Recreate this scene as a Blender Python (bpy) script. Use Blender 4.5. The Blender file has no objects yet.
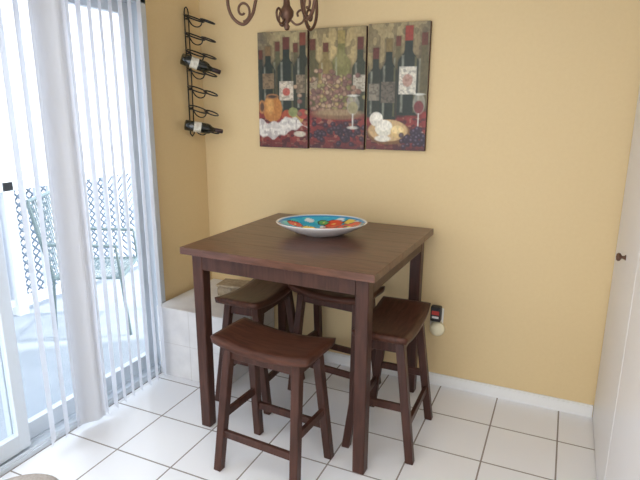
import bpy, bmesh, math, random
import numpy as np
from mathutils import Matrix, Vector
random.seed(4); rng=np.random.RandomState(7)
scene=bpy.context.scene
try:
    scene.view_settings.view_transform='Standard'; scene.view_settings.look='None'
except Exception: pass

# ------------------------------------------------------------ materials
def mat(name,col,rough=.5,metal=0,noise=None,bump=0,nscale=20,coat=0,spec=.5,stretch=(1,1,1)):
    m=bpy.data.materials.new(name); m.use_nodes=True; nt=m.node_tree; b=nt.nodes['Principled BSDF']
    b.inputs['Base Color'].default_value=(*col,1); b.inputs['Roughness'].default_value=rough
    b.inputs['Metallic'].default_value=metal; b.inputs['Coat Weight'].default_value=coat
    b.inputs['Specular IOR Level'].default_value=spec
    if noise or bump:
        tc=nt.nodes.new('ShaderNodeTexCoord'); mp=nt.nodes.new('ShaderNodeMapping'); mp.inputs['Scale'].default_value=stretch
        n=nt.nodes.new('ShaderNodeTexNoise'); n.inputs['Scale'].default_value=nscale; n.inputs['Detail'].default_value=5
        nt.links.new(tc.outputs['Object'],mp.inputs[0]); nt.links.new(mp.outputs[0],n.inputs['Vector'])
        if noise:
            r=nt.nodes.new('ShaderNodeValToRGB'); r.color_ramp.elements[0].position=.3; r.color_ramp.elements[1].position=.7
            r.color_ramp.elements[0].color=(*noise,1); r.color_ramp.elements[1].color=(*col,1)
            nt.links.new(n.outputs[0],r.inputs[0]); nt.links.new(r.outputs[0],b.inputs['Base Color'])
        if bump:
            bp=nt.nodes.new('ShaderNodeBump'); bp.inputs['Strength'].default_value=bump; bp.inputs['Distance'].default_value=.01
            nt.links.new(n.outputs[0],bp.inputs['Height']); nt.links.new(bp.outputs[0],b.inputs['Normal'])
    return m
M_wall=mat('wall_paint_tan',(.73,.555,.298),.55,noise=(.715,.54,.288),bump=.05,nscale=60)
M_white=mat('white_trim_paint',(.84,.83,.81),.4)
M_ceil=mat('ceiling_white',(.8,.78,.74),.9)
M_door=mat('door_white_paint',(.82,.81,.82),.35,noise=(.80,.79,.80),nscale=3)
M_alu=mat('door_frame_aluminium',(.62,.67,.72),.4)
M_bronze=mat('bronze_metal',(.13,.065,.04),.4,.5)
M_black=mat('black_iron',(.02,.02,.022),.45,.4)
M_bglass=mat('dark_bottle_glass',(.012,.014,.01),.08,coat=.5)
M_label=mat('bottle_label',(.75,.72,.62),.7,noise=(.5,.45,.35),nscale=60)
M_foil=mat('bottle_foil',(.05,.03,.03),.3,.5)
M_plastic=mat('white_plastic',(.85,.84,.8),.3)
M_blackp=mat('black_plastic',(.015,.015,.018),.4)
M_red=mat('red_label',(.5,.04,.03),.5)
M_box=mat('white_stone_tile',(.76,.75,.74),.45,noise=(.64,.63,.63),nscale=9,bump=.05)
M_grout=mat('grout_grey',(.60,.58,.56),.8)
M_mat=mat('beige_carpet',(.46,.40,.35),.95,noise=(.36,.31,.27),nscale=90,bump=.4)
M_wick=mat('woven_beige',(.42,.33,.22),.8,noise=(.25,.19,.12),nscale=50,bump=.3)

def wood(name,c1,c2,rough,axis_scale,coat=.3,spec=.35):
    m=bpy.data.materials.new(name); m.use_nodes=True; nt=m.node_tree; b=nt.nodes['Principled BSDF']
    tc=nt.nodes.new('ShaderNodeTexCoord'); mp=nt.nodes.new('ShaderNodeMapping'); mp.inputs['Scale'].default_value=axis_scale
    n=nt.nodes.new('ShaderNodeTexNoise'); n.inputs['Scale'].default_value=6; n.inputs['Detail'].default_value=8; n.inputs['Distortion'].default_value=.6
    r=nt.nodes.new('ShaderNodeValToRGB'); r.color_ramp.elements[0].position=.32; r.color_ramp.elements[1].position=.68
    r.color_ramp.elements[0].color=(*c1,1); r.color_ramp.elements[1].color=(*c2,1)
    nt.links.new(tc.outputs['Object'],mp.inputs[0]); nt.links.new(mp.outputs[0],n.inputs['Vector'])
    nt.links.new(n.outputs[0],r.inputs[0]); nt.links.new(r.outputs[0],b.inputs['Base Color'])
    bp=nt.nodes.new('ShaderNodeBump'); bp.inputs['Strength'].default_value=.12; bp.inputs['Distance'].default_value=.004
    nt.links.new(n.outputs[0],bp.inputs['Height']); nt.links.new(bp.outputs[0],b.inputs['Normal'])
    b.inputs['Roughness'].default_value=rough; b.inputs['Coat Weight'].default_value=coat; b.inputs['Coat Roughness'].default_value=.2
    b.inputs['Specular IOR Level'].default_value=spec
    return m
M_woodx=wood('espresso_wood_top',(.070,.025,.014),(.135,.055,.034),.28,(1.2,9,9),.15,.4)
M_seat=wood('espresso_wood_seat',(.045,.016,.010),(.100,.038,.023),.40,(1.5,10,10),.0,.22)
M_wood=wood('espresso_wood_legs',(.040,.015,.010),(.074,.029,.020),.40,(8,8,1),.0,.3)

def floor_mat():
    m=bpy.data.materials.new('white_floor_tile'); m.use_nodes=True; nt=m.node_tree; b=nt.nodes['Principled BSDF']
    g=nt.nodes.new('ShaderNodeNewGeometry'); s=nt.nodes.new('ShaderNodeSeparateXYZ'); nt.links.new(g.outputs['Position'],s.inputs[0])
    T=.3045
    def line(out,off):
        def M(op,a,v=None):
            n=nt.nodes.new('ShaderNodeMath'); n.operation=op; nt.links.new(a,n.inputs[0])
            if v is not None: n.inputs[1].default_value=v
            return n.outputs[0]
        a=M('ADD',out,off); a=M('DIVIDE',a,T); a=M('FRACT',a); a=M('SUBTRACT',a,.5); a=M('ABSOLUTE',a)
        return M('GREATER_THAN',a,.5-.0115)
    a=line(s.outputs['X'],-1.842+T*20); c=line(s.outputs['Y'],.298+T*20)
    mx=nt.nodes.new('ShaderNodeMath'); mx.operation='MAXIMUM'; nt.links.new(a,mx.inputs[0]); nt.links.new(c,mx.inputs[1])
    n=nt.nodes.new('ShaderNodeTexNoise'); n.inputs['Scale'].default_value=2.5; nt.links.new(g.outputs['Position'],n.inputs['Vector'])
    r=nt.nodes.new('ShaderNodeValToRGB'); r.color_ramp.elements[0].color=(.82,.83,.86,1); r.color_ramp.elements[1].color=(.88,.88,.89,1)
    nt.links.new(n.outputs[0],r.inputs[0])
    mix=nt.nodes.new('ShaderNodeMixRGB'); nt.links.new(mx.outputs[0],mix.inputs[0]); nt.links.new(r.outputs[0],mix.inputs[1]); mix.inputs[2].default_value=(.29,.255,.235,1)
    nt.links.new(mix.outputs[0],b.inputs['Base Color'])
    rr=nt.nodes.new('ShaderNodeMapRange'); nt.links.new(mx.outputs[0],rr.inputs[0]); rr.inputs[3].default_value=.28; rr.inputs[4].default_value=.9
    nt.links.new(rr.outputs[0],b.inputs['Roughness'])
    bp=nt.nodes.new('ShaderNodeBump'); bp.invert=True; bp.inputs['Strength'].default_value=.4; bp.inputs['Distance'].default_value=.003
    nt.links.new(mx.outputs[0],bp.inputs['Height']); nt.links.new(bp.outputs[0],b.inputs['Normal'])
    return m
M_floor=floor_mat()
def glass_mat():
    m=bpy.data.materials.new('pane_glass'); m.use_nodes=True; nt=m.node_tree; nt.nodes.clear()
    o=nt.nodes.new('ShaderNodeOutputMaterial'); t=nt.nodes.new('ShaderNodeBsdfTransparent'); g=nt.nodes.new('ShaderNodeBsdfGlossy'); g.inputs['Roughness'].default_value=.03
    t.inputs[0].default_value=(.96,.98,.99,1)
    x=nt.nodes.new('ShaderNodeMixShader'); x.inputs[0].default_value=.06
    nt.links.new(t.outputs[0],x.inputs[1]); nt.links.new(g.outputs[0],x.inputs[2]); nt.links.new(x.outputs[0],o.inputs[0]); return m
M_glass=glass_mat()
def blind_mat():
    m=bpy.data.materials.new('blind_vinyl'); m.use_nodes=True; nt=m.node_tree; nt.nodes.clear()
    o=nt.nodes.new('ShaderNodeOutputMaterial'); d=nt.nodes.new('ShaderNodeBsdfDiffuse'); t=nt.nodes.new('ShaderNodeBsdfTranslucent')
    d.inputs[0].default_value=(.84,.85,.88,1); t.inputs[0].default_value=(.84,.87,.92,1)
    x=nt.nodes.new('ShaderNodeMixShader'); x.inputs[0].default_value=.38
    nt.links.new(d.outputs[0],x.inputs[1]); nt.links.new(t.outputs[0],x.inputs[2]); nt.links.new(x.outputs[0],o.inputs[0]); return m
M_blind=blind_mat()
def vcol_mat(name,rough,coat=0):
    m=bpy.data.materials.new(name); m.use_nodes=True; nt=m.node_tree; b=nt.nodes['Principled BSDF']
    a=nt.nodes.new('ShaderNodeVertexColor'); a.layer_name='Col'; nt.links.new(a.outputs[0],b.inputs['Base Color'])
    b.inputs['Roughness'].default_value=rough; b.inputs['Coat Weight'].default_value=coat; return m

# ------------------------------------------------------------ mesh helpers
def link(o,parent=None):
    scene.collection.objects.link(o)
    if parent: o.parent=parent
    return o
def empty(name,loc=(0,0,0),rz=0):
    e=bpy.data.objects.new(name,None); e.empty_display_size=.1; e.location=loc; e.rotation_euler[2]=rz; return link(e)
def mk(name,bm,m,parent=None,smooth=False):
    me=bpy.data.meshes.new(name); bmesh.ops.recalc_face_normals(bm,faces=bm.faces); bm.to_mesh(me); bm.free()
    for mm in (m if isinstance(m,(list,tuple)) else [m]): me.materials.append(mm)
    if smooth:
        for p in me.polygons: p.use_smooth=True
    return link(bpy.data.objects.new(name,me),parent)
def addbox(bm,lo,hi,mi=0,bev=0):
    r=bmesh.ops.create_cube(bm,size=1); vs=r['verts']
    for v in vs: v.co=Vector([lo[i]+(v.co[i]+.5)*(hi[i]-lo[i]) for i in range(3)])
    fs=set(f for v in vs for f in v.link_faces)
    for f in fs: f.material_index=mi
    if bev:
        es=set(e for v in vs for e in v.link_edges)
        bmesh.ops.bevel(bm,geom=list(es),offset=bev,segments=2,affect='EDGES',profile=.5)
def box(name,lo,hi,m,parent=None,bev=0):
    bm=bmesh.new(); addbox(bm,lo,hi,0,bev); return mk(name,bm,m,parent)
def prism(bm,a,b,wa,wb,up=None,bev=.003):
    a=Vector(a);b=Vector(b)
    vs=[]
    for P,w in ((a,wa),(b,wb)):
        for sx,sy in ((-1,-1),(1,-1),(1,1),(-1,1)):
            vs.append(bm.verts.new((P.x+sx*w[0]/2,P.y+sy*w[1]/2,P.z)))
    fs=[bm.faces.new([vs[i] for i in q]) for q in ((0,3,2,1),(4,5,6,7),(0,1,5,4),(1,2,6,5),(2,3,7,6),(3,0,4,7))]
    if bev:
        es=set(e for f in fs for e in f.edges); bmesh.ops.bevel(bm,geom=list(es),offset=bev,segments=1,affect='EDGES')
def bar(bm,a,b,w,h,bev=.002):
    a=Vector(a);b=Vector(b); d=(b-a).normalized(); s=d.cross(Vector((0,0,1))).normalized(); u=s.cross(d)
    vs=[]
    for P in (a,b):
        for i,j in ((-1,-1),(1,-1),(1,1),(-1,1)): vs.append(bm.verts.new(P+s*i*w/2+u*j*h/2))
    fs=[bm.faces.new([vs[i] for i in q]) for q in ((0,3,2,1),(4,5,6,7),(0,1,5,4),(1,2,6,5),(2,3,7,6),(3,0,4,7))]
    if bev:
        es=set(e for f in fs for e in f.edges); bmesh.ops.bevel(bm,geom=list(es),offset=bev,segments=1,affect='EDGES')
def tube(bm,pts,r,seg=8,closed=False):
    pts=[Vector(p) for p in pts]; n=len(pts); rings=[]
    rr=r if isinstance(r,(list,tuple)) else [r]*n
    prev=None
    for i,p in enumerate(pts):
        if closed: t=(pts[(i+1)%n]-pts[i-1]).normalized()
        else: t=(pts[min(i+1,n-1)]-pts[max(i-1,0)]).normalized()
        if prev is None:
            s=t.cross(Vector((0,0,1)))
            if s.length<.1: s=t.cross(Vector((1,0,0)))
            s.normalize()
        else:
            s=(prev-t*prev.dot(t)).normalized()
        prev=s; u=t.cross(s)
        rings.append([bm.verts.new(p+(s*math.cos(2*math.pi*k/seg)+u*math.sin(2*math.pi*k/seg))*rr[i]) for k in range(seg)])
    for i in range(n if closed else n-1):
        A=rings[i];B=rings[(i+1)%n]
        for k in range(seg): bm.faces.new((A[k],A[(k+1)%seg],B[(k+1)%seg],B[k]))
    if not closed: bm.faces.new(rings[0][::-1]); bm.faces.new(rings[-1])
def lathe(bm,prof,M=Matrix(),seg=32,mis=None,sx=1,sy=1):
    rings=[]
    for r,z in prof:
        if r<1e-5: rings.append([bm.verts.new(M@Vector((0,0,z)))])
        else: rings.append([bm.verts.new(M@Vector((sx*r*math.cos(2*math.pi*k/seg),sy*r*math.sin(2*math.pi*k/seg),z))) for k in range(seg)])
    for i in range(len(rings)-1):
        A,B=rings[i],rings[i+1]; mi=mis[i] if mis else 0
        for k in range(seg):
            k2=(k+1)%seg
            if len(A)==1 and len(B)==1: continue
            if len(A)==1: f=bm.faces.new((A[0],B[k2],B[k]))
            elif len(B)==1: f=bm.faces.new((A[k],A[k2],B[0]))
            else: f=bm.faces.new((A[k],A[k2],B[k2],B[k]))
            f.material_index=mi
def smooth_path(arm,n=5):
    pts=[]
    for i in range(len(arm)-1):
        p0=arm[max(i-1,0)];p1=arm[i];p2=arm[i+1];p3=arm[min(i+2,len(arm)-1)]
        for q in range(n):
            tt=q/n
            pts.append(tuple(.5*((2*p1[k])+(-p0[k]+p2[k])*tt+(2*p0[k]-5*p1[k]+4*p2[k]-p3[k])*tt**2+(-p0[k]+3*p1[k]-3*p2[k]+p3[k])*tt**3) for k in range(len(p1))))
    pts.append(tuple(arm[-1])); return pts

# ------------------------------------------------------------ room shell
W=2.306; H=2.44; YB=-4.4
box('floor',(-.12,YB,-.06),(W+.12,.12,0),M_floor)
box('ceiling',(-.12,YB,H),(W+.12,.12,H+.08),M_ceil)
box('wall_back',(-.12,0,0),(W+.12,.12,H),M_wall)
DY0,DY1=-.47,-2.35
DZ=2.06
bm=bmesh.new()
addbox(bm,(-.12,DY0,0),(0,0,H)); addbox(bm,(-.12,DY1,DZ),(0,DY0,H)); addbox(bm,(-.12,YB,0),(0,DY1,H))
mk('wall_left',bm,M_wall)
bm=bmesh.new()
addbox(bm,(W+.03,YB,0),(W+.12,0,H)); addbox(bm,(W,YB,2.06),(W+.03,0,H)); addbox(bm,(W,YB,0),(W+.03,-1.62,2.06)); 
mk('wall_right',bm,M_white)
e=empty('door_1',(W,0,0))
for i,(y0,y1) in enumerate([(-.012,-.775),(-.785,-1.60)]):
    box('leaf_%d'%(i+1),(-.004,y1,.012),(.03,y0,2.05),M_door,e,.003)
bm=bmesh.new(); Mk=Matrix.Translation((-.004,-.43,.95))@Matrix.Rotation(-math.pi/2,4,'Y')
lathe(bm,[(0,0),(.012,0),(.007,.006),(.006,.014),(.015,.02),(.017,.027),(.012,.033),(0,.035)],Mk,20)
mk('knob',bm,M_bronze,e,True)
bm=bmesh.new(); addbox(bm,(.48,-.013,0),(W-.006,0,.058)); addbox(bm,(.48,-.009,.058),(W-.006,0,.066)); mk('baseboard_back',bm,M_white)

# ------------------------------------------------------------ sliding glass door
e=empty('door_2',(0,0,0))
fx0,fx1=-.10,.012
bm=bmesh.new()
addbox(bm,(fx0,DY0-.035,0),(fx1,DY0,DZ)); addbox(bm,(fx0,DY1,0),(fx1,DY1+.035,DZ)); addbox(bm,(fx0,DY1,DZ-.035),(fx1,DY0,DZ))
addbox(bm,(fx0,DY1,0),(fx1,DY0,.022)); addbox(bm,(fx0+.05,DY1,.022),(fx0+.056,DY0,.035)); addbox(bm,(fx1-.012,DY1,.022),(fx1-.006,DY0,.035))
mk('frame',bm,M_alu,e)
def panel(name,xa,xb,y0,y1,st=.055):
    bm=bmesh.new()
    addbox(bm,(xa,y0-st,.036),(xb,y0,DZ-.036),0,.003); addbox(bm,(xa,y1,.036),(xb,y1+st,DZ-.036),0,.003)
    addbox(bm,(xa,y1+st,.036),(xb,y0-st,.036+.08)); addbox(bm,(xa,y1+st,DZ-.036-.055),(xb,y0-st,DZ-.036))
    mk(name+'_sash',bm,M_alu,e)
    xm=(xa+xb)/2
    box(name+'_glass',(xm-.002,y1+st,.11),(xm+.002,y0-st,DZ-.09),M_glass,e)
panel('fixed',-.09,-.055,DY0-.036,-1.44)
panel('sliding',-.045,-.012,-1.385,DY1+.036)

# ------------------------------------------------------------ vertical blinds
e=empty('vertical_blinds',(0,0,0))
box('headrail',(.04,DY1,2.10),(.10,DY0-.08,2.14),M_white,e,.004)
def slat(bm,y,ang,zt=2.095,zb=.035,w=.086):
    n=5; ca,sa=math.cos(ang),math.sin(ang); cols=[]
    for i in range(n):
        t=(i/(n-1)-.5); u=t*w; c=.006*(1-4*t*t)
        x=.078+u*ca-c*sa; yy=y+u*sa+c*ca
        cols.append((bm.verts.new((x,yy,zt)),bm.verts.new((x,yy,zb))))
    for i in range(n-1): bm.faces.new((cols[i][0],cols[i+1][0],cols[i+1][1],cols[i][1]))
bm=bmesh.new()
y=-.595
while y>-1.03:
    slat(bm,y,math.radians(147+random.uniform(-5,5))); y-=.062
for k in range(7): slat(bm,-1.085-.0095*k,math.radians(66+random.uniform(-16,16)),zb=.03)
for y in (-1.20,-1.265,-1.34): slat(bm,y,math.radians(126+random.uniform(-5,5)))
mk('slats',bm,M_blind,e,True)
bm=bmesh.new(); tube(bm,[(.09,-.6,.045),(.09,-1.0,.042)],.0015,6); mk('bottom_chain',bm,M_white,e)

# ------------------------------------------------------------ exterior
M_conc=mat('balcony_concrete',(.36,.40,.45),.8,noise=(.31,.35,.40),nscale=8)
M_rail=mat('railing_white_paint',(.82,.85,.90),.5)
M_stucco=mat('stucco_pale',(.62,.60,.64),.9,noise=(.56,.54,.58),nscale=4)
M_lat=mat('lattice_bluegrey',(.22,.29,.36),.6)
M_leaf=mat('foliage_green',(.12,.2,.09),.8,noise=(.05,.1,.04),nscale=12)
M_bark=mat('bark_brown',(.16,.11,.08),.9,noise=(.11,.08,.06),nscale=15,bump=.5)
box('balcony_floor',(-1.75,-4.2,-.16),(-.12,1.6,-.04),M_conc)
e=empty('balcony_railing',(0,0,0))
bm=bmesh.new(); addbox(bm,(-1.68,-4.2,.91),(-1.60,1.6,.98),0,.004); addbox(bm,(-1.66,-4.2,.04),(-1.62,1.6,.09))
y=1.55
while y>-4.2: addbox(bm,(-1.655,y-.016,.09),(-1.63,y+.016,.93)); y-=.115
for yy in (1.55,-.2,-1.95,-4.15): addbox(bm,(-1.68,yy-.04,-.04),(-1.60,yy+.04,1.02))
mk('rails',bm,M_rail,e)
bm=bmesh.new()
for s in (1,-1):
    y=-5
    while y<2:
        ya,yb=y,y+s*.85
        if min(ya,yb)>-4.2 and max(ya,yb)<1.58:
            tube(bm,[Vector((-1.70-.006*s,ya,.06)),Vector((-1.70-.006*s,yb,.91))],.0085,4)
        y+=.065
mk('lattice',bm,M_lat,e)
box('neighbour_building_wall',(-7.2,-9,-3),(-7,9,5),M_stucco)
box('outside_ground',(-30,-30,-3.2),(-1.9,30,-3.02),M_conc)
e=empty('tree',(-3.6,.4,-3.02))
bm=bmesh.new(); tube(bm,[(0,0,0),(.05,0,2),(0,.08,3.6),(.1,.1,5.2)],[.14,.12,.10,.06],10); tube(bm,[(0,.08,3.6),(.2,-.5,4.6)],[.05,.02],8); mk('trunk',bm,M_bark,e,True)
bm=bmesh.new()
for i in range(260):
    c=Vector((random.gauss(.1,.7),random.gauss(.5,.6),random.gauss(6.5,.35))); s=random.uniform(.08,.2)
    d=Vector((random.gauss(0,1),random.gauss(0,1),random.gauss(0,1))).normalized(); a=d.orthogonal().normalized(); b=d.cross(a)
    vs=[bm.verts.new(c+a*s),bm.verts.new(c+b*s*.5),bm.verts.new(c-a*s),bm.verts.new(c-b*s*.5)]; bm.faces.new(vs)
mk('leaves',bm,M_leaf,e)
M_chair=mat('patio_chair_metal',(.14,.20,.21),.5,.1)
e=empty('patio_chair',(-.95,-.05,-.04),math.radians(-60))
bm=bmesh.new()
for sx in (-.25,.25):
    tube(bm,[(sx,.25,0),(sx,.22,.42),(sx,-.22,.42),(sx,-.25,0)],.013,8)
    tube(bm,[(sx,-.22,.42),(sx,-.33,.95)],.013,8); tube(bm,[(sx,.22,.42),(sx,.20,.64),(sx,-.27,.66)],.012,8)
tube(bm,[(-.25,-.33,.95),(.25,-.33,.95)],.013,8); tube(bm,[(-.25,.22,.42),(.25,.22,.42)],.013,8); tube(bm,[(-.25,-.22,.42),(.25,-.22,.42)],.013,8)
for k in range(1,16):
    x=-.25+.5*k/16; tube(bm,[(x,.22,.42),(x,-.22,.42),(x,-.33,.95)],.0035,4)
    y=.22-.44*k/16; tube(bm,[(-.25,y,.423),(.25,y,.423)],.0035,4)
    f=k/16; tube(bm,[(-.25,-.22-.11*f,.42+.53*f),(.25,-.22-.11*f,.42+.53*f)],.0035,4)
mk('frame',bm,M_chair,e)

# ------------------------------------------------------------ tiled ledge in the corner
e=empty('tiled_corner_ledge',(0,0,0))
box('block',(.016,-.555,0),(.47,-.001,.42),M_box,e,.006)
bm=bmesh.new()
addbox(bm,(.016,-.5560,.205),(.4708,-.001,.208)); addbox(bm,(.235,-.5560,.0),(.238,-.52,.42))
mk('grout_lines',bm,M_grout,e)
e=empty('woven_box',(.31,-.20,.42),math.radians(8))
bm=bmesh.new(); addbox(bm,(-.085,-.06,0),(.085,.06,.055),0,.006); addbox(bm,(-.09,-.065,.055),(.09,.065,.072),0,.005); addbox(bm,(-.01,-.072,.04),(.01,-.064,.06),0,.002)
mk('body',bm,M_wick,e)

# ------------------------------------------------------------ pub table
e=empty('pub_table',(.9865,-.4989,0),-.0226)
sx,sy=.9255/2,.8828/2
bm=bmesh.new()
nb=5
for i in range(nb):
    y0=-sy+2*sy*i/nb; y1=-sy+2*sy*(i+1)/nb
    addbox(bm,(-sx,y0,.878),(sx,y1,.910),0,.0012)
mk('top',bm,M_woodx,e)
k=.035; lw=.058
bm=bmesh.new()
for ax in (-1,1):
    for ay in (-1,1):
        cx=ax*(sx-k-lw/2); cy=ay*(sy-k-lw/2)
        prism(bm,(cx,cy,0),(cx,cy,.878),(lw*.9,lw*.9),(lw,lw),bev=.004)
mk('legs',bm,M_wood,e)
bm=bmesh.new(); ix=sx-k-.012; iy=sy-k-.012
for s in (-1,1):
    addbox(bm,(-sx+k+lw,s*iy-.011,.805),(sx-k-lw,s*iy+.011,.878)); addbox(bm,(s*ix-.011,-sy+k+lw,.805),(s*ix+.011,sy-k-lw,.878))
mk('apron',bm,M_wood,e)

# ------------------------------------------------------------ saddle stools
def stool(loc,rz):
    e=empty('saddle_stool',loc,rz)
    L,D=.235,.125; bm=bmesh.new(); nx,ny=28,10; T=[];B=[]
    for i in range(nx+1):
        u=-1+2*i/nx; rt=[];rb=[]
        for j in range(ny+1):
            v=-1+2*j/ny
            edge=max(abs(u)**16,abs(v)**12)
            x=L*u*(1-.015*abs(v)**6); y=D*v*(1-.04*abs(u)**6)
            zt=.578+.026*abs(u)**1.9 -.004*(1-v*v)*(1-u*u) -.006*edge
            zb=zt-.040+.012*edge
            rt.append(bm.verts.new((x,y,zt))); rb.append(bm.verts.new((x*.985,y*.97,zb)))
        T.append(rt);B.append(rb)
    for i in range(nx):
        for j in range(ny):
            bm.faces.new((T[i][j],T[i+1][j],T[i+1][j+1],T[i][j+1])); bm.faces.new((B[i][j],B[i][j+1],B[i+1][j+1],B[i+1][j]))
        bm.faces.new((T[i][0],B[i][0],B[i+1][0],T[i+1][0])); bm.faces.new((T[i][ny],T[i+1][ny],B[i+1][ny],B[i][ny]))
    for j in range(ny):
        bm.faces.new((T[0][j],T[0][j+1],B[0][j+1],B[0][j])); bm.faces.new((T[nx][j],B[nx][j],B[nx][j+1],T[nx][j+1]))
    mk('seat',bm,M_seat,e,True)
    tx,ty,bx,by,zt=.165,.078,.190,.150,.556
    P=lambda s,t,z:(s*(bx+(tx-bx)*z/zt),t*(by+(ty-by)*z/zt),z)
    n=1
    for s in (-1,1):
        for t in (-1,1):
            bm=bmesh.new(); prism(bm,P(s,t,0),P(s,t,zt),(.036,.036),(.038,.038)); mk('leg_%d'%n,bm,M_wood,e); n+=1
    bm=bmesh.new()
    for t in (-1,1):
        bar(bm,P(-1,t,.17),P(1,t,.17),.018,.034); bar(bm,P(-1,t,.525),P(1,t,.525),.018,.045)
    for s in (-1,1):
        bar(bm,P(s,-1,.25),P(s,1,.25),.018,.034); bar(bm,P(s,-1,.525),P(s,1,.525),.018,.045)
    mk('stretchers',bm,M_wood,e)
stool((1.02,-.993,0),math.radians(-4))
stool((1.405,-.555,0),math.radians(91))
stool((.645,-.47,0),math.radians(90))
stool((1.000,-.27,0),math.radians(-6))

# ------------------------------------------------------------ painted oval bowl
e=empty('serving_bowl',(.985,-.43,.910),math.radians(22))
A,Bm=.225,.170
prof=[(0,0.0),(.42,0),(.46,.004),(.62,.016),(.86,.042),(.985,.060),(1.0,.064),(.985,.066)]
inn=[(.97+(-.97)*t, .064-.050*(1-(1-t)**2)) for t in np.linspace(0,1,30)]
seg=128; bm=bmesh.new(); allp=prof+inn; 
rings=[]
for (r,z) in allp:
    r=max(r,0.0)
    if r<1e-4: rings.append([bm.verts.new((0,0,z))])
    else: rings.append([bm.verts.new((A*r*math.cos(2*math.pi*k/seg),Bm*r*math.sin(2*math.pi*k/seg),z)) for k in range(seg)])
for i in range(len(rings)-1):
    a,b=rings[i],rings[i+1]
    for k in range(seg):
        k2=(k+1)%seg
        if len(a)==1: bm.faces.new((a[0],b[k2],b[k]))
        elif len(b)==1: bm.faces.new((a[k],a[k2],b[0]))
        else: bm.faces.new((a[k],a[k2],b[k2],b[k]))
bowl=mk('body',bm,vcol_mat('painted_ceramic',.18,.5),e,True)
col=bowl.data.color_attributes.new('Col','FLOAT_COLOR','POINT')
NP=len(prof)
for i,v in enumerate(bowl.data.vertices):
    x,y,z=v.co.x/A,v.co.y/Bm,v.co.z; r=math.hypot(x,y); th=math.atan2(y,x)
    idx=0 if i==0 else 1+(i-1)//seg
    c=(.84,.82,.80)
    if idx>=NP:
        c=(.04,.42,.60)
        if math.sin(x*11+y*4)*math.sin(y*12-x*3)>.45: c=(.08,.55,.55)
        if math.sin(x*9-2)*math.sin(y*10+1)>.62: c=(.70,.76,.72)
        if r>.95: c=(.72,.77,.76)
        elif r>.90: c=(.03,.25,.50)
        if r<.90:
            for (px,py,pr,cc) in [(.20,-.05,.40,(.72,.05,.03)),(.58,.12,.28,(.72,.07,.03)),(-.12,-.40,.26,(.76,.12,.03)),(.42,-.45,.20,(.80,.50,.07)),(-.28,.20,.15,(.80,.58,.10)),(.25,.52,.20,(.74,.10,.04)),(-.52,-.22,.13,(.14,.42,.15)),(.02,.62,.11,(.14,.42,.12)),(-.60,.30,.15,(.72,.09,.05)),(.78,-.22,.10,(.14,.42,.15)),(.62,.50,.12,(.80,.58,.10))]:
                d=math.hypot(x-px,y-py)
                if d<pr:
                    c=cc
                    if pr>.2 and math.sin(th*3+x*19)*math.sin(y*21)>.6: c=(.03,.02,.02)
                    elif d<pr*.2: c=(.85,.62,.15)
                elif d<pr+.025: c=(.05,.04,.05)
    col.data[i].color=(*c,1)

# ------------------------------------------------------------ triptych painting
NX,NY=340,250
gx,gy=np.meshgrid(np.linspace(0,170,NX),np.linspace(0,120,NY))
def sn(sx,sy):
    g=rng.rand(int(NY/sy)+3,int(NX/sx)+3)
    yy=np.arange(NY)/sy; xx=np.arange(NX)/sx; y0=yy.astype(int); x0=xx.astype(int); fy=(yy-y0)[:,None]; fx=(xx-x0)[None,:]
    fy=fy*fy*(3-2*fy); fx=fx*fx*(3-2*fx)
    return (g[y0][:,x0]*(1-fy)*(1-fx)+g[y0+1][:,x0]*fy*(1-fx)+g[y0][:,x0+1]*(1-fy)*fx+g[y0+1][:,x0+1]*fy*fx)
C=np.zeros((NY,NX,3)); 
def lay(mask,c,a=1.): 
    m=(np.clip(mask,0,1)*a)[...,None]; C[:]=C*(1-m)+np.array(c)*m
def soft(d,w=.7): return np.clip(.5-d/w,0,1)
def ell(cx,cy,rx,ry,c,a=1.,w=1.): lay(soft((np.hypot((gx-cx)/rx,(gy-cy)/ry)-1)*min(rx,ry),w),c,a)
C[:]=np.array((.19,.135,.07))
lay(sn(14,22)*.9,(.12,.105,.065),.9)
lay(np.exp(-((gx-75)/45)**2-((gy-20)/34)**2),(.52,.39,.17),.85)
lay(np.exp(-((gx-38)/22)**2-((gy-10)/20)**2),(.42,.35,.18),.7)
lay(np.exp(-((gx-140)/18)**2-((gy-8)/22)**2),(.42,.33,.16),.7)
lay((sn(7,12)>.66)*1.,(.38,.30,.15),.4); lay((sn(8,16)>.66)*1.,(.09,.075,.045),.5)
lay(np.clip((12-gx)/12,0,1),(.12,.10,.08),.5)
lay(soft(80+2*np.sin(gx*.2)-gy,4),(.14,.025,.022))
lay((gy>82)*(sn(14,6)),(.27,.035,.028),.85); lay((gy>82)*(sn(9,6)>.60),(.055,.015,.018),.75); lay((gy>88)*(sn(7,4)>.78),(.36,.20,.12),.45)
lay(np.clip((gy-110)/10,0,1),(.05,.02,.02),.6)
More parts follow.
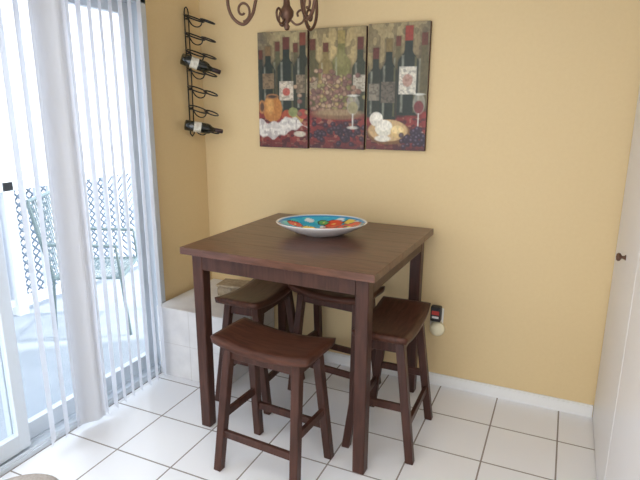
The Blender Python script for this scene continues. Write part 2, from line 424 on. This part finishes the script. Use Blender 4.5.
def bottle(cx,top,bot,w,c,label=None,lc=(.7,.66,.55),cap=(.12,.03,.02),hl=.4):
    h=bot-top; sh=top+h*.26
    t=np.clip((gy-(sh))/(h*.15),0,1); t=t*t*(3-2*t); hw=w*.20+(w*.33)*t
    lay(soft(np.maximum(np.abs(gx-cx)-hw-1,np.maximum(top-gy,gy-bot)),3),(.03,.025,.015),.6)
    d=np.maximum(np.abs(gx-cx)-hw,np.maximum(top-gy,gy-bot)); lay(soft(d),c)
    lay(soft(np.maximum(np.abs(gx-cx)-hw,np.maximum(top-gy,gy-(top+h*.16)))),cap,.9)
    lay(soft(np.maximum(np.abs(gx-(cx-w*.28))-w*.06,np.maximum(sh+5-gy,gy-bot+3)),1.5)*(.4+.6*sn(5,6)),(.55,.55,.42),hl)
    lay(soft(np.maximum(np.abs(gx-(cx+w*.38))-w*.05,np.maximum(sh+7-gy,gy-bot+3)),1.5),(.30,.26,.10),hl*.8)
    if label:
        a,b=label; m=soft(np.maximum(np.abs(gx-cx)-w*.44,np.maximum(a-gy,gy-b))); lay(m,lc)
        lay(m*(sn(4,3)>.6),tuple(q*.5 for q in lc),.7)
dk=(.018,.026,.018)
bottle(3,18,75,10,(.03,.035,.025)); bottle(21,10,70,12,(.09,.085,.04)); bottle(40,12,70,12,(.12,.10,.045))
bottle(11,14,76,14,dk,(42,58),(.22,.15,.08),(.20,.12,.05))
bottle(30,6,82,17,dk,(50,70),(.56,.49,.38)); ell(30,61,4,4,(.42,.07,.05),.9)
bottle(47,2,80,15,(.03,.035,.02),(44,62),(.24,.18,.11),(.18,.04,.02))
ell(15,79,10.5,14,(.42,.17,.04)); ell(12,75,4,9,(.66,.36,.11),.7,3); ell(15,66,7,3,(.30,.14,.05)); ell(15,66,5,1.7,(.05,.03,.02)); ell(3.5,77,4,7,(.40,.18,.06)); ell(3.5,77,2.2,5,(.10,.05,.03))
ell(31,86,6,6,(.34,.07,.03)); ell(42,88,6,6,(.42,.28,.08)); ell(37,82,5,5,(.22,.24,.09)); ell(47,84,5,5,(.34,.06,.04))
clo=soft(np.abs(gy-(98+4*np.sin(gx*.12)))-8-1.5*np.sin(gx*.5)+np.clip(gx-34,0,99)*.5,2)
lay(clo,(.68,.64,.57)); lay(clo*(sn(9,7)>.55),(.50,.46,.42),.7); lay(clo*(sn(4,12)>.74),(.25,.20,.19),.5)
ell(44,105,6,3,(.52,.46,.36))
bottle(57,10,78,14,(.10,.085,.035),(48,66),(.34,.27,.17)); bottle(85,3,80,17,(.17,.155,.05),None,cap=(.32,.24,.08)); bottle(103,10,84,14,(.04,.045,.025),(46,62),(.42,.37,.28))
bottle(70,14,70,13,(.22,.16,.055)); ell(85,30,5,8,(.28,.25,.10),.5,4)
for i in range(190):
    x=rng.normal(77,12); yv=rng.normal(64,10)
    if yv<40 or yv>86: continue
    cc=[(.33,.20,.13),(.42,.29,.18),(.23,.11,.08),(.40,.28,.12),(.29,.15,.11),(.19,.10,.08),(.27,.24,.09)][rng.randint(7)]
    ell(x,yv,2.5,2.5,(.10,.055,.04),.9); ell(x-.3,yv-.3,1.9,1.9,cc,1,1.5)
ell(82,85,24,5,(.20,.12,.06),.9,2); ell(82,83,22,3,(.38,.27,.15),.6,2)
for i in range(60):
    x=rng.normal(84,13); yv=rng.normal(104,5); ell(x,yv,2.6,2.6,(.03,.018,.025),.9); ell(x-.5,yv-.5,1.0,1.0,(.13,.08,.10),.7)
def glass(cx,top,w,stem,c):
    ell(cx,top+9,w,10,(.55,.53,.44),.35); ell(cx,top+12,w*.8,6,c,.9); ell(cx,top,w*.85,1.2,(.70,.69,.60),.8)
    lay(soft(np.maximum(np.abs(gx-cx)-.6,np.maximum(top+18-gy,gy-stem))),(.65,.65,.57),.9); ell(cx,stem,w*.8,1.5,(.62,.60,.52),.8)
glass(97,66,6,98,(.30,.26,.13))
bottle(140,12,70,12,(.12,.10,.045)); bottle(165,10,80,14,(.11,.09,.04))
bottle(118,22,88,15,(.025,.03,.02),(56,72),(.22,.19,.14)); bottle(131,14,90,16,dk,(54,74),(.13,.11,.08),(.20,.14,.05)); bottle(150,3,86,19,dk,(40,66),(.62,.58,.48),(.28,.04,.025))
ell(150,53,5,6,(.32,.12,.08),.7)
glass(162,66,6,102,(.16,.02,.025))
ell(133,103,22,12,(.18,.09,.035)); ell(132,101,20,10.5,(.52,.35,.17)); ell(128,99,9,8,(.68,.64,.52)); ell(128,96,8,5,(.80,.76,.65)); ell(142,102,7,6,(.62,.43,.18)); ell(142,100,6,4,(.75,.58,.28)); ell(127,109,8,3,(.70,.66,.56))
ell(120,90,7,7,(.66,.62,.52)); ell(121,88,5,4,(.80,.76,.66))
for i in range(50):
    x=rng.normal(160,7); yv=rng.normal(107,5); ell(x,yv,2.6,2.6,(.03,.018,.03),.9); ell(x-.5,yv-.5,1.0,1.0,(.15,.11,.16),.7)
C*=(.82+.36*sn(2.6,4.2))[...,None]; C=np.clip(C*1.05,0,1)
e=empty('triptych_painting',(0,0,0))
M_paint=vcol_mat('painted_canvas',.45); M_edge=mat('canvas_edge_dark',(.10,.045,.03),.7,noise=(.05,.03,.02),nscale=30)
panels=[(.405,.716,1.290,1.917,0,52),(.727,1.050,1.295,1.922,54,108),(1.061,1.380,1.300,1.928,110,169.5)]
for pi,(x0,x1,z0,z1,u0,u1) in enumerate(panels):
    box('canvas_edge_%d'%(pi+1),(x0,-.028,z0),(x1,-.003,z1),M_edge,e,.002)
    nx,ny=120,240
    xs=np.linspace(x0+.001,x1-.001,nx); zs=np.linspace(z1-.001,z0+.001,ny)
    verts=[(x,-.0290,z) for z in zs for x in xs]
    faces=[(j*nx+i,(j+1)*nx+i,(j+1)*nx+i+1,j*nx+i+1) for j in range(ny-1) for i in range(nx-1)]
    me=bpy.data.meshes.new('canvas_%d'%(pi+1)); me.from_pydata(verts,[],faces); me.materials.append(M_paint)
    at=me.color_attributes.new('Col','FLOAT_COLOR','POINT')
    ii=np.clip(((u0+(u1-u0)*np.linspace(0,1,nx))/170*(NX-1)).round().astype(int),0,NX-1); jj=np.clip((np.linspace(0,1,ny)*(NY-1)).round().astype(int),0,NY-1)
    cc=np.ones((ny,nx,4)); cc[...,:3]=C[jj][:,ii]; at.data.foreach_set('color',cc.astype(np.float32).ravel())
    link(bpy.data.objects.new('canvas_%d'%(pi+1),me),e)

# ------------------------------------------------------------ wall wine rack
e=empty('wine_rack',(0,-.14,0))
bm=bmesh.new()
for dy in (-.018,.018): tube(bm,[(.012,dy,1.36),(.012,dy,2.03)],.0035,8)
tube(bm,[(.012,-.018,2.03),(.012,-.012,2.05),(.012,0,2.058),(.012,.012,2.05),(.012,.018,2.03)],.0035,8)
tube(bm,[(.012,-.018,1.36),(.012,0,1.345),(.012,.018,1.36)],.0035,8)
tiers=[1.995,1.90,1.81,1.715,1.61,1.50,1.40]
for z in tiers:
    for (cx,r,dz) in ((.064,.054,.0),(.155,.038,-.020)):
        tube(bm,[(cx+r*math.cos(a),r*math.sin(a),z+dz-(.40*r*math.cos(a))) for a in np.linspace(0,2*math.pi,25)[:-1]],.004,6,closed=True)
    tube(bm,[(.012,-.018,z),(.012,.018,z)],.0035,6); tube(bm,[(.012,0,z),(.020,0,z+.012)],.0035,6)
    tube(bm,smooth_path([(.020,0,z+.010),(.045,0,z-.03),(.08,0,z-.046),(.11,0,z-.037),(.120,0,z-.008)],4),.0035,6)
mk('wire_frame',bm,M_black,e,True)
def wbottle(a,b,name,prnt):
    a=Vector(a);b=Vector(b); d=(b-a); L=d.length; q=d.to_track_quat('Z','Y').to_matrix().to_4x4(); Mt=Matrix.Translation(a)@q; s=L/.30; q2=1.12*s
    bm=bmesh.new(); pr=[(0,.006),(.025,0),(.036,.006),(.037,.07),(.0372,.071),(.0372,.125),(.037,.126),(.037,.175),(.033,.195),(.020,.215),(.0145,.235),(.0145,.24),(.0155,.241),(.0155,.296),(.013,.30),(0,.30)]
    lathe(bm,[(r*q2,z*s) for r,z in pr],Mt,28,mis=[0,0,0,1,1,1,0,0,0,0,0,2,2,2,2]); mk(name,bm,[M_bglass,M_label,M_foil],prnt,True)
for (a,b) in [((.040,-.245,1.775),(.200,-.100,1.705)),((.040,-.245,1.415),(.200,-.100,1.375))]:
    wbottle(a,b,'wine_bottle',None)

# ------------------------------------------------------------ outlet + plug-in devices
e=empty('wall_outlet',(1.49,0,.40))
box('plate',(-.036,-.006,-.058),(.036,0,.058),M_plastic,e,.002)
bm=bmesh.new()
for z in (-.025,.025): addbox(bm,(-.016,-.008,z-.014),(.016,-.005,z+.014),0,.002)
mk('sockets',bm,M_plastic,e)
e=empty('plug_in_adapter',(1.49,-.008,.43))
box('body',(-.028,-.04,-.04),(.028,0,.045),M_blackp,e,.006); box('label',(-.02,-.0412,.0),(.02,-.04,.022),M_red,e); box('label_strip',(-.018,-.0412,-.02),(.018,-.04,-.008),M_plastic,e)
e=empty('night_light',(1.50,-.008,.345))
bm=bmesh.new(); lathe(bm,[(0,.0),(.03,0),(.042,.01),(.040,.028),(.026,.042),(0,.046)],Matrix.Rotation(math.pi/2,4,'X'),24); mk('globe',bm,mat('night_light_plastic',(.85,.78,.55),.3),e,True)

# ------------------------------------------------------------ chandelier (three arms)
e=empty('chandelier',(.84,-.5,0)); dz=-.026
ang0=204
bm=bmesh.new()
lathe(bm,[(r,z+(dz if z<2.3 else 0)) for r,z in [(0,1.878),(.010,1.883),(.014,1.897),(.007,1.908),(.018,1.92),(.030,1.94),(.032,1.96),(.016,1.985),(.012,2.03),(.02,2.06),(.035,2.09),(.02,2.12),(.012,2.15),(.022,2.18),(.012,2.2),(.006,2.22),(.006,2.40),(.055,2.41),(.06,2.44),(0,2.44)]],Matrix(),24)
arm=smooth_path([(.02,2.10),(.06,2.105),(.10,2.075),(.135,2.01),(.155,1.945),(.195,1.905),(.24,1.93),(.262,1.985),(.258,2.05),(.255,2.08)],6)
for k in range(3):
    a=math.radians(ang0+120*k); ca,sa=math.cos(a),math.sin(a)
    Pn=lambda r,z:(r*ca,r*sa,z+dz)
    tube(bm,[Pn(*p) for p in arm],.0075,10)
    sc=[Pn(.197+(.036-.026*u)*math.cos(-1.6-u*7.0), 1.962+(.046-.034*u)*math.sin(-1.6-u*7.0)) for u in np.linspace(0,1,30)]
    tube(bm,sc,.0055,8)
    a2=a+math.radians(60); P2=lambda r,z:(r*math.cos(a2),r*math.sin(a2),z+dz)
    tube(bm,[P2(*p) for p in smooth_path([(.012,1.93),(.04,1.905),(.07,1.915),(.08,1.945),(.065,1.965),(.048,1.955),(.05,1.938)],5)],.005,8)
    Mt=Matrix.Translation(Pn(.255,2.08)); lathe(bm,[(0,-.005),(.015,0),(.038,.014),(.040,.018),(.012,.012),(.012,.02),(0,.02)],Mt,18)
mk('arms',bm,M_bronze,e,True)
bm=bmesh.new(); bm2=bmesh.new()
for k in range(3):
    a=math.radians(ang0+120*k); x,y=.255*math.cos(a),.255*math.sin(a)
    lathe(bm,[(0,0),(.011,0),(.011,.085),(0,.085)],Matrix.Translation((x,y,2.095+dz)),14)
    lathe(bm2,[(.007,0),(.015,.02),(.014,.035),(.006,.06),(0,.072)],Matrix.Translation((x,y,2.18+dz)),14)
mk('candle_sleeves',bm,M_plastic,e,True)
mk('bulbs',bm2,mat('bulb_glass',(.9,.88,.8),.2),e,True)

# ------------------------------------------------------------ small beige rug
e=empty('floor_rug',(.215,-1.72,0))
bm=bmesh.new(); lathe(bm,[(0,.022),(.85,.022),(.95,.018),(1,.008),(1,.0),(0,.0)],Matrix(),48,sx=.19,sy=.25); mk('pile',bm,M_mat,e,True)

# ------------------------------------------------------------ lights and world
w=bpy.data.worlds.new('World'); scene.world=w; w.use_nodes=True
bg=w.node_tree.nodes['Background']; bg.inputs[0].default_value=(.85,.91,1,1); bg.inputs[1].default_value=3.7
sun=bpy.data.lights.new('sun','SUN'); sun.energy=4; sun.angle=math.radians(3); sun.color=(1,.96,.9)
so=bpy.data.objects.new('sun',sun); so.rotation_euler=(Vector((.45,.35,.80)).to_track_quat('Z','Y')).to_euler(); link(so)
al=bpy.data.lights.new('added_fill_light','AREA'); al.energy=18; al.size=1.2; al.color=(1,.93,.84)  # unseen area light added under the ceiling as fill, not a fixture
ao=bpy.data.objects.new('added_fill_light',al); ao.location=(1.4,-2.6,2.40); link(ao)

# ------------------------------------------------------------ camera
cam=bpy.data.cameras.new('camera'); cam.sensor_width=36; cam.lens=541.5/640*36; cam.clip_start=.02
co=bpy.data.objects.new('camera',cam); link(co)
co.matrix_world=Matrix.Translation((2.0512,-2.8020,1.5315))@Matrix.Rotation(.4253,4,'Z')@Matrix.Rotation(math.pi/2-.2455,4,'X')@Matrix.Rotation(.0048,4,'Z')
scene.camera=co
